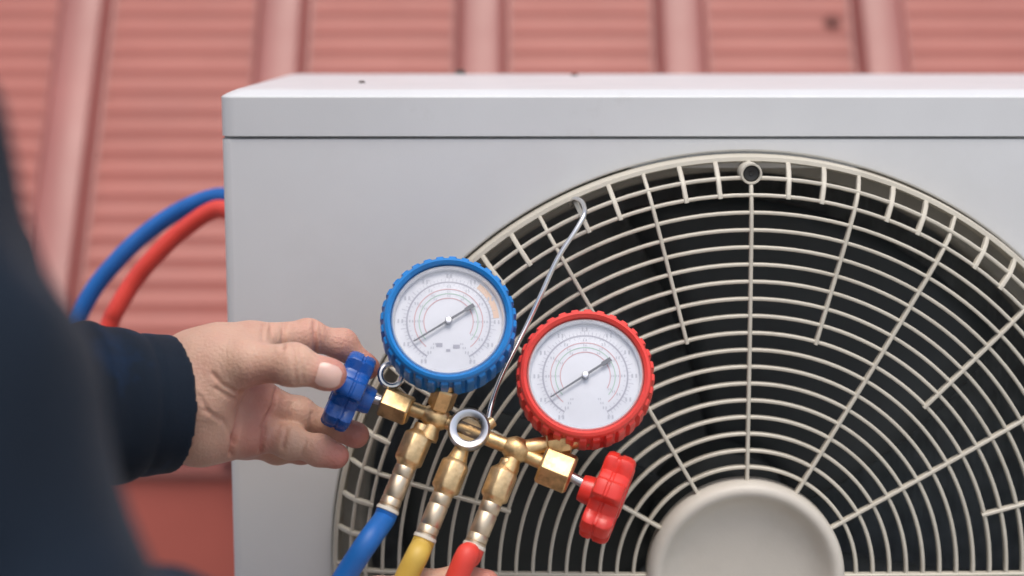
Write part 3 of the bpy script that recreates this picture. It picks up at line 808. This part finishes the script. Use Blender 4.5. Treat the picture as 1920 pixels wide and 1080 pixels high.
def left_hand(P):
    d = cap(P, LW0, LW1, 0.029, 0.029)
    d = smin(d, cap(P, J(345, 725, -0.112), J(345, 775, -0.112), 0.026), 0.01)
    wr = [J(365, 668, -0.108), J(368, 710, -0.104), J(368, 760, -0.104), J(368, 808, -0.108)]
    for w_, k_, r_ in zip(wr, ('index', 'middle', 'ring', 'little'), (0.0165, 0.016, 0.016, 0.0150)):
        d = smin(d, cap(P, w_, fing[k_][0][0], r_, fing[k_][1][0] * 1.05), 0.010)
    d = smin(d, cap(P, J(375, 735, -0.120), fing['thumb'][0][0], 0.021, 0.0175), 0.012)      # ball of the thumb
    d = smin(d, cap(P, J(385, 812, -0.112), J(455, 812, -0.100), 0.019, 0.013), 0.012)        # heel of the hand
    d = smin(d, cap(P, J(415, 662, -0.112), J(476, 652, -0.110), 0.014, 0.0095), 0.014)        # web of the thumb
    for k_ in ('index', 'middle', 'ring', 'little', 'thumb'):
        pts, rad = fing[k_]
        f = chain(P, pts, rad, 0.0035)
        for i in (1, 2):                      # slightly swollen joints and a fleshy tip
            f = smin(f, np.linalg.norm(P - pts[i], axis=1) - rad[i] * 1.03, 0.006)
        tip = pts[3] - (pts[3] - pts[2]) * 0.12
        f = smin(f, np.linalg.norm(P - tip, axis=1) - rad[3] * 1.06, 0.004)
        d = smin(d, f, 0.0045 if k_ != 'thumb' else 0.012)
    return d
# right hand: closes round the red hose just below the picture
rf = {
    'index':  ([J(705, 1122, -0.150), J(790, 1100, -0.128), J(865, 1088, -0.126), J(912, 1092, -0.130)], [0.0115, 0.0095, 0.0090, 0.0078]),
    'middle': ([J(700, 1180, -0.152), J(790, 1162, -0.128), J(870, 1150, -0.124), J(915, 1158, -0.138)], [0.0115, 0.0098, 0.0090, 0.0078]),
    'ring':   ([J(690, 1240, -0.156), J(775, 1226, -0.130), J(850, 1214, -0.126), J(890, 1222, -0.142)], [0.0115, 0.0095, 0.0088, 0.0076]),
    'little': ([J(676, 1296, -0.162), J(748, 1286, -0.136), J(806, 1276, -0.130), J(840, 1282, -0.144)], [0.0105, 0.0082, 0.0076, 0.0066]),
    'thumb':  ([J(640, 1185, -0.190), J(715, 1160, -0.196), J(800, 1160, -0.190), J(868, 1168, -0.178)], [0.0165, 0.0130, 0.0112, 0.0092]),
}
RW0, RW1 = J(455, 1328, -0.265), J(560, 1270, -0.205)
def right_hand(P):
    d = cap(P, RW0, RW1, 0.028, 0.027)
    wr = [J(585, 1215, -0.195), J(580, 1250, -0.195), J(578, 1285, -0.197), J(578, 1315, -0.202)]
    for w_, k_ in zip(wr, ('index', 'middle', 'ring', 'little')):
        d = smin(d, cap(P, w_, rf[k_][0][0], 0.0165, rf[k_][1][0] * 1.08), 0.011)
    d = smin(d, cap(P, J(580, 1240, -0.205), rf['thumb'][0][0], 0.020, 0.0175), 0.012)
    for k_ in rf:
        pts, rad = rf[k_]
        f = chain(P, pts, rad, 0.0035)
        for i in (1, 2): f = smin(f, np.linalg.norm(P - pts[i], axis=1) - rad[i] * 1.05, 0.004)
        d = smin(d, f, 0.005)
    return d

RSH, REL = J(-352, 360, -0.57), J(60, 1335, -0.58)
RMU = J(-170, 765, -0.57)
LSH = J(-600, 300, -0.13); LEL = J(-330, 850, -0.22)
MID = (RSH + LSH) / 2 + np.array([0, 0, 0.0])
face_dir = np.array([(LSH - RSH)[1], -(LSH - RSH)[0], 0.0]); face_dir /= np.linalg.norm(face_dir)
left_dir = np.array([-face_dir[1], face_dir[0], 0.0]); upv = np.array([0, 0, 1.0])
PEL = np.array([MID[0], MID[1], 0]) - face_dir * 0.16 + upv * 0.235
NECK = MID + upv * 0.055 + face_dir * 0.01
HEAD = NECK + upv * 0.165 + face_dir * 0.045
HIPL, HIPR = PEL + left_dir * 0.09, PEL - left_dir * 0.09
KNL, KNR = PEL + left_dir * 0.16 + face_dir * 0.34 + upv * -0.155, PEL - left_dir * 0.17 + face_dir * 0.32 + upv * -0.155
ANL, ANR = KNL - face_dir * 0.37 - left_dir * 0.05 + upv * -0.012, KNR - face_dir * 0.37 + left_dir * 0.05 + upv * -0.012
hax = [face_dir, left_dir, upv]
def body_low(P):
    d = cap(P, RSH, LSH, 0.05, 0.05)
    d = smin(d, cap(P, MID - upv * 0.10, PEL + upv * 0.06, 0.105, 0.10), 0.06)
    d = smin(d, cap(P, HIPL, HIPR, 0.10), 0.05)
    d = smin(d, cap(P, MID, NECK + upv * 0.06, 0.052, 0.05), 0.03)
    d = smin(d, chain(P, [RSH, RMU, REL], [0.042, 0.040, 0.036], 0.03), 0.03); d = smin(d, cap(P, REL, RW0, 0.036, 0.027), 0.012)
    d = smin(d, cap(P, LSH, LEL, 0.042, 0.036), 0.03); d = smin(d, cap(P, LEL, LW0, 0.036, 0.028), 0.012)
    for h, k_, a in ((HIPL, KNL, ANL), (HIPR, KNR, ANR)):
        d = smin(d, cap(P, h, k_, 0.075, 0.05), 0.03); d = smin(d, cap(P, k_, a, 0.048, 0.034), 0.02)
    return d
def head(P):
    H_ = HEAD
    d = ell(P, H_ + upv * 0.03 - face_dir * 0.01, hax, (0.098, 0.076, 0.092))
    d = smin(d, ell(P, H_ - upv * 0.045 + face_dir * 0.028, hax, (0.062, 0.056, 0.066)), 0.03)
    d = smin(d, cap(P, H_ - upv * 0.02 - face_dir * 0.015, NECK, 0.052, 0.054), 0.02)
    d = smin(d, cap(P, H_ + face_dir * 0.090 + upv * 0.012, H_ + face_dir * 0.108 - upv * 0.026, 0.008, 0.013), 0.010)
    d = smin(d, cap(P, H_ + face_dir * 0.083 + upv * 0.026 + left_dir * 0.035, H_ + face_dir * 0.083 + upv * 0.026 - left_dir * 0.035, 0.010), 0.012)
    for s in (-1, 1):
        d = smax(d, -(np.linalg.norm(P - (H_ + face_dir * 0.098 + left_dir * 0.032 * s + upv * 0.008), axis=1) - 0.014), 0.008)
        d = smin(d, ell(P, H_ + left_dir * 0.078 * s - face_dir * 0.008 - upv * 0.004, hax, (0.018, 0.008, 0.030)), 0.006)
    d = smin(d, cap(P, H_ + face_dir * 0.088 - upv * 0.052 + left_dir * 0.018, H_ + face_dir * 0.088 - upv * 0.052 - left_dir * 0.018, 0.0075), 0.006)
    d = smin(d, cap(P, H_ + face_dir * 0.086 - upv * 0.063 + left_dir * 0.014, H_ + face_dir * 0.086 - upv * 0.063 - left_dir * 0.014, 0.008), 0.003)
    return d

def bounds(pts, m):
    a = np.array(pts); return a.min(0) - m, a.max(0) + m
lh_pts = [p for k_ in fing for p in fing[k_][0]] + [LW0, LW1, J(365, 668, -0.108)]
rh_pts = [p for k_ in rf for p in rf[k_][0]] + [RW0, RW1]
pieces = []
lo, hi = bounds(lh_pts, 0.034); VL, FL = surface_nets(left_hand, lo, hi, 0.00125)
lo, hi = bounds(rh_pts, 0.034); VR_, FR = surface_nets(right_hand, lo, hi, 0.0020)

def vnormals(V, F):
    e1 = V[F[:, 2]] - V[F[:, 0]]; e2 = V[F[:, 3]] - V[F[:, 1]]
    n = np.cross(e1, e2); N_ = np.zeros_like(V)
    for i in range(4): np.add.at(N_, F[:, i], n)
    return N_ / np.maximum(np.linalg.norm(N_, axis=1), 1e-12)[:, None]
def seg_dist2(Q, a, b):
    a = np.array(a, float); b = np.array(b, float); ba = b - a
    t = np.clip((Q - a) @ ba / (ba @ ba), 0, 1)
    return np.linalg.norm(Q - a - t[:, None] * ba, axis=1)
# skin folds of the left hand: polylines, width (px), depth (m)
folds = [([(405, 728), (432, 745), (455, 752)], 4, 0.0012), ([(398, 700), (418, 722), (448, 738)], 4, 0.0011),
         ([(452, 735), (446, 790), (432, 852)], 5, 0.0022), ([(520, 722), (512, 760), (492, 800)], 4, 0.0016),
         ([(496, 803), (488, 848)], 4, 0.0016), ([(536, 806), (530, 840)], 4, 0.0010), ([(572, 826), (566, 852)], 4, 0.0008),
         ([(494, 606), (492, 640)], 4, 0.0010), ([(508, 604), (507, 636)], 4, 0.0008), ([(532, 604), (530, 652)], 5, 0.0013),
         ([(590, 606), (592, 658)], 5, 0.0014), ([(600, 608), (603, 655)], 3, 0.0008),
         ([(548, 650), (556, 716)], 5, 0.0006), ([(562, 652), (568, 714)], 4, 0.0006), ([(545, 758), (540, 790)], 4, 0.0008), ([(585, 776), (580, 806)], 4, 0.0007),
         ([(385, 770), (420, 790), (440, 830)], 5, 0.0008), ([(372, 740), (392, 772)], 4, 0.0006)]
Nn = vnormals(VL, FL); Q = project(VL)
facing = np.clip(-(Nn @ np.array(FWD)) * 2.0, 0, 1)
disp = np.zeros(len(VL))
for pl, w_, dp in folds:
    dd = np.min([seg_dist2(Q, pl[i], pl[i + 1]) for i in range(len(pl) - 1)], axis=0)
    dp = dp * 1.6
    disp += dp * np.exp(-(dd / w_) ** 2) - 0.25 * dp * np.exp(-(dd / (w_ * 2.6)) ** 2)
VL = VL - Nn * (disp * facing)[:, None]
VL = VL - Nn * (0.00025 * waves(VL, 260))[:, None]

lo = np.array([min(PEL[0], LSH[0], ANL[0], ANR[0]) - 0.2, min(RSH[1], REL[1], ANR[1]) - 0.2, 0.0]); hi = np.array([max(RW0[0], KNL[0], LW0[0]) + 0.12, max(LSH[1], KNL[1]) + 0.2, NECK[2] + 0.08])
VB_, FB = surface_nets(body_low, lo, hi, 0.013)
lo, hi = bounds([HEAD, NECK], 0.15); VH, FH = surface_nets(head, lo, hi, 0.0045)

ploc = Vector((PEL[0], PEL[1], 0))
person = thing('person', ploc, 'person in a navy jacket turning the blue knob with one hand', 'person')
def np_mesh(name, parts_, material, attr=None):
    V = []; F = []; o = 0
    for v, f in parts_:
        V.append(v); F.append(f + o); o += len(v)
    V = np.concatenate(V) - np.array(ploc); F = np.concatenate(F)
    me = bpy.data.meshes.new(name)
    me.from_pydata(V.tolist(), [], F.tolist()); me.materials.append(material)
    me.polygons.foreach_set('use_smooth', [True] * len(me.polygons))
    if attr is not None:
        at = me.attributes.new('flush_shade', 'FLOAT', 'POINT'); at.data.foreach_set('value', attr.astype(np.float32))
    me.update()
    o_ = bpy.data.objects.new(name, me); o_.parent = person; COL.objects.link(o_)
    return o_
def flush_of(V, hands):
    a = np.full(len(V), 0.12)
    for hd in hands:
        for k_ in hd:
            p = hd[k_][0]; a = np.maximum(a, 1.0 * np.exp(-(np.linalg.norm(V - p[3], axis=1) / 0.014) ** 2))
            if k_ != 'thumb':
                a = np.maximum(a, 0.45 * np.exp(-(np.linalg.norm(V - p[0], axis=1) / 0.016) ** 2))
                a = np.maximum(a, 0.45 * np.exp(-(np.linalg.norm(V - p[1], axis=1) / 0.010) ** 2))
    return a
fl = np.concatenate([flush_of(VL, [fing]), flush_of(VR_, [rf]), np.full(len(VB_), 0.15), np.full(len(VH), 0.2)])
# palm colour of the left hand: pinker, with painted shade, towards the roots of the long fingers
qp = np.exp(-(seg_dist2(project(VL), (490, 730), (470, 840)) / 50) ** 2) * 0.6
ix = fing['index'][0]
for q_ in (1, 2): fl[:len(VL)] = np.maximum(fl[:len(VL)], 0.6 * np.exp(-(np.linalg.norm(VL - ix[q_], axis=1) / 0.016) ** 2))  # index reddened to stand in for its shaded underside
fl[:len(VL)] = np.maximum(fl[:len(VL)], qp) + np.clip(disp, 0, 1) * facing * 80  # creases also darkened: their shade put into the skin colour
body_o = np_mesh('body', [(VL, FL), (VR_, FR), (VB_, FB), (VH, FH)], M['skin'], fl)

# thumb nail
def nail(fn, p2, p3, r, nrm, L_, Wd):
    p2, p3, nrm = Vector(p2), Vector(p3), Vector(nrm)
    d = (p3 - p2).normalized(); nrm = (nrm - d * nrm.dot(d)).normalized(); s = d.cross(nrm)
    nu, nv = 13, 11; base = []; dirs = []
    for i in range(nu):
        u = i / (nu - 1)
        for j in range(nv):
            a = (j / (nv - 1) - 0.5) * 2
            wv = Wd * (1 - max(0, abs(u - 0.48) * 2 - 0.25) ** 3 * 0.75)
            th = a * wv / r
            base.append(p3 + d * ((u - 0.60) * L_)); dirs.append(nrm * math.cos(th) + s * math.sin(th))
    B = np.array(base); D = np.array(dirs); lo_ = np.zeros(len(B)); hi_ = np.full(len(B), 0.03)
    for _ in range(18):
        mid = (lo_ + hi_) / 2; f = fn(B + D * mid[:, None]); lo_ = np.where(f < 0, mid, lo_); hi_ = np.where(f < 0, hi_, mid)
    g = Geo(); k_ = nu * nv
    for off in (0.0007, -0.0008): g.v += [tuple(p) for p in (B + D * (lo_ + off)[:, None])]
    for i in range(nu - 1):
        for j in range(nv - 1):
            q = (i * nv + j, i * nv + j + 1, (i + 1) * nv + j + 1, (i + 1) * nv + j)
            g.f.append(q); g.f.append(tuple(k_ + x for x in q[::-1]))
    edge = [j for j in range(nv)] + [i * nv + nv - 1 for i in range(1, nu)] + [(nu - 1) * nv + j for j in range(nv - 2, -1, -1)] + [i * nv for i in range(nu - 2, 0, -1)]
    for a, b in zip(edge, edge[1:] + edge[:1]): g.f.append((a, b, k_ + b, k_ + a))
    o_ = part('nail', g, M['nail'], person, angle=80); o_.parent = body_o
    return o_
tp = fing['thumb']
nail(left_hand, tp[0][2], tp[0][3], tp[1][3] * 1.05, (-0.1, -0.95, 0.18), 0.0140, 0.0064)
tp = rf['thumb']; nail(right_hand, tp[0][2], tp[0][3], tp[1][3] * 1.05, (0, -0.95, 0.3), 0.014, 0.0068)

# eyes and hair (above the picture)
for s in (-1, 1):
    g = Geo(); c = Vector(HEAD + face_dir * 0.0735 + left_dir * 0.032 * s + upv * 0.008)
    lathe(g, [(0.0001, -0.012), (0.0085, -0.0085), (0.012, 0), (0.0085, 0.0085), (0.0001, 0.012)], c, Vector(face_dir), seg=16)
    e_ = part('eye', g, M['eye'], person, angle=90); e_.parent = body_o
    g = Geo(); lathe(g, [(0.0055, 0.0108), (0.003, 0.0122), (0.0001, 0.0124)], c, Vector(face_dir), seg=14); e2_ = part('iris', g, M['shoe'], person); e2_.parent = body_o
def hair(P):
    d = ell(P, HEAD + upv * 0.036 - face_dir * 0.014, hax, (0.106, 0.084, 0.098))
    q = P - HEAD
    cut = (q @ upv) - 0.030 - 0.55 * np.maximum(q @ face_dir, -0.09)
    d = smax(d, -cut, 0.012)
    return d + 0.0018 * waves(P, 180)
lo, hi = bounds([HEAD], 0.14); vh, fh = surface_nets(hair, lo, hi, 0.005)
np_mesh('hair', [(vh, fh)], M['hair'])

# ---- clothes
def folds_of(P, amp, sc): return amp * waves(P * np.array([1, 1, 0.8]), sc)
CUFF = J(321, 757, -0.1145); cdir = LW0 - J(-330, 850, -0.22); cdir = (CUFF - J(120, 757, -0.150)); cdir /= np.linalg.norm(cdir)
def jacket_main(P):
    d = cap(P, RSH, LSH, 0.058, 0.066)
    d = smin(d, cap(P, MID - upv * 0.10, PEL + upv * 0.05, 0.130, 0.125), 0.07)
    d = smin(d, cap(P, MID - left_dir * 0.09 - upv * 0.10, PEL - left_dir * 0.05 + upv * 0.05, 0.105, 0.10), 0.05)
    d = smin(d, cap(P, MID + left_dir * 0.09 - upv * 0.10, PEL + left_dir * 0.05 + upv * 0.05, 0.105, 0.10), 0.05)
    d = smin(d, cap(P, MID, NECK + upv * 0.012, 0.07, 0.064), 0.03)
    d = smin(d, chain(P, [RSH, RMU, REL], [0.0565, 0.0545, 0.049], 0.04), 0.03)
    d = smin(d, chain(P, [REL, RW0], [0.056, 0.046], 0.02), 0.02)
    d = smin(d, cap(P, LSH, LEL, 0.062, 0.056), 0.03)
    d = smin(d, cap(P, LEL, J(-60, 800, -0.18), 0.056, 0.050), 0.02)
    d = d + folds_of(P, 0.0070, 36) + folds_of(P[:, [1, 2, 0]], 0.0060, 75)
    d = smax(d, -cap(P, NECK - upv * 0.0, NECK + upv * 0.10, 0.058), 0.006)
    ax = np.array(RW1 - RW0); ax /= np.linalg.norm(ax)
    d = smax(d, (P - (RW0 + ax * 0.012)) @ ax, 0.006)
    return d
def sleeve_left(P):
    d = chain(P, [LEL, J(-60, 800, -0.18), J(160, 762, -0.145), CUFF], [0.056, 0.048, 0.0425, 0.0410], 0.02)
    s = (P - CUFF) @ cdir
    band = np.clip(1 - np.abs(s + 0.013) / 0.020, 0, 1)
    d = d + folds_of(P, 0.0038, 55) * np.clip((-s - 0.012) / 0.04, 0.05, 1) + 0.0012 * np.sin(s * 260) * np.clip((-s - 0.02) / 0.03, 0, 1)
    d = d + 0.0012 * np.exp(-((s + 0.022) / 0.0022) ** 2)          # stitched hem line of the cuff
    tilt = cdir + np.array([0, 0, 1]) * 0.02
    d = smax(d, (P - CUFF) @ (tilt / np.linalg.norm(tilt)), 0.003)
    hollow = cap(P, CUFF - cdir * 0.03, CUFF + cdir * 0.05, 0.0375)
    return smax(d, -hollow, 0.002)
lo = np.array([min(PEL[0], LSH[0]) - 0.25, min(RSH[1], REL[1]) - 0.12, PEL[2] - 0.14]); hi = np.array([RW0[0] + 0.08, LSH[1] + 0.12, NECK[2] + 0.05])
vj, fj = surface_nets(jacket_main, lo, hi, 0.0085)
lo, hi = bounds([LEL, CUFF], 0.07); vs_, fs_ = surface_nets(sleeve_left, lo, hi, 0.0023)
np_mesh('jacket', [(vj, fj), (vs_, fs_)], M['jacket'])
def trousers(P):
    d = cap(P, HIPL, HIPR, 0.115)
    for h, k_, a in ((HIPL, KNL, ANL), (HIPR, KNR, ANR)):
        d = smin(d, cap(P, h, k_, 0.088, 0.062), 0.03); d = smin(d, cap(P, k_, a, 0.060, 0.048), 0.02)
    d = d + folds_of(P, 0.004, 40)
    return np.maximum(d, 0.006 - P[:, 2])
lo, hi = bounds([HIPL, HIPR, KNL, KNR, ANL, ANR], 0.13); lo[2] = -0.02; vt, ft = surface_nets(trousers, lo, hi, 0.011)
np_mesh('trousers', [(vt, ft)], M['trousers'])
for a in (ANL, ANR):
    fd = -face_dir
    def shoe(P, a=a, fd=fd):
        d = cap(P, a + fd * 0.01 + upv * 0.005, a + fd * 0.07 - upv * 0.01, 0.045, 0.038)
        d = smin(d, cap(P, a + fd * 0.06, a + fd * 0.12 - upv * 0.03, 0.04, 0.034), 0.02)
        return np.maximum(d, 0.004 - P[:, 2])
    lo, hi = bounds([a, a + fd * 0.13], 0.07); lo[2] = -0.02; v_, f_ = surface_nets(shoe, lo, hi, 0.007)
    np_mesh('shoe', [(v_, f_)], M['shoe'])
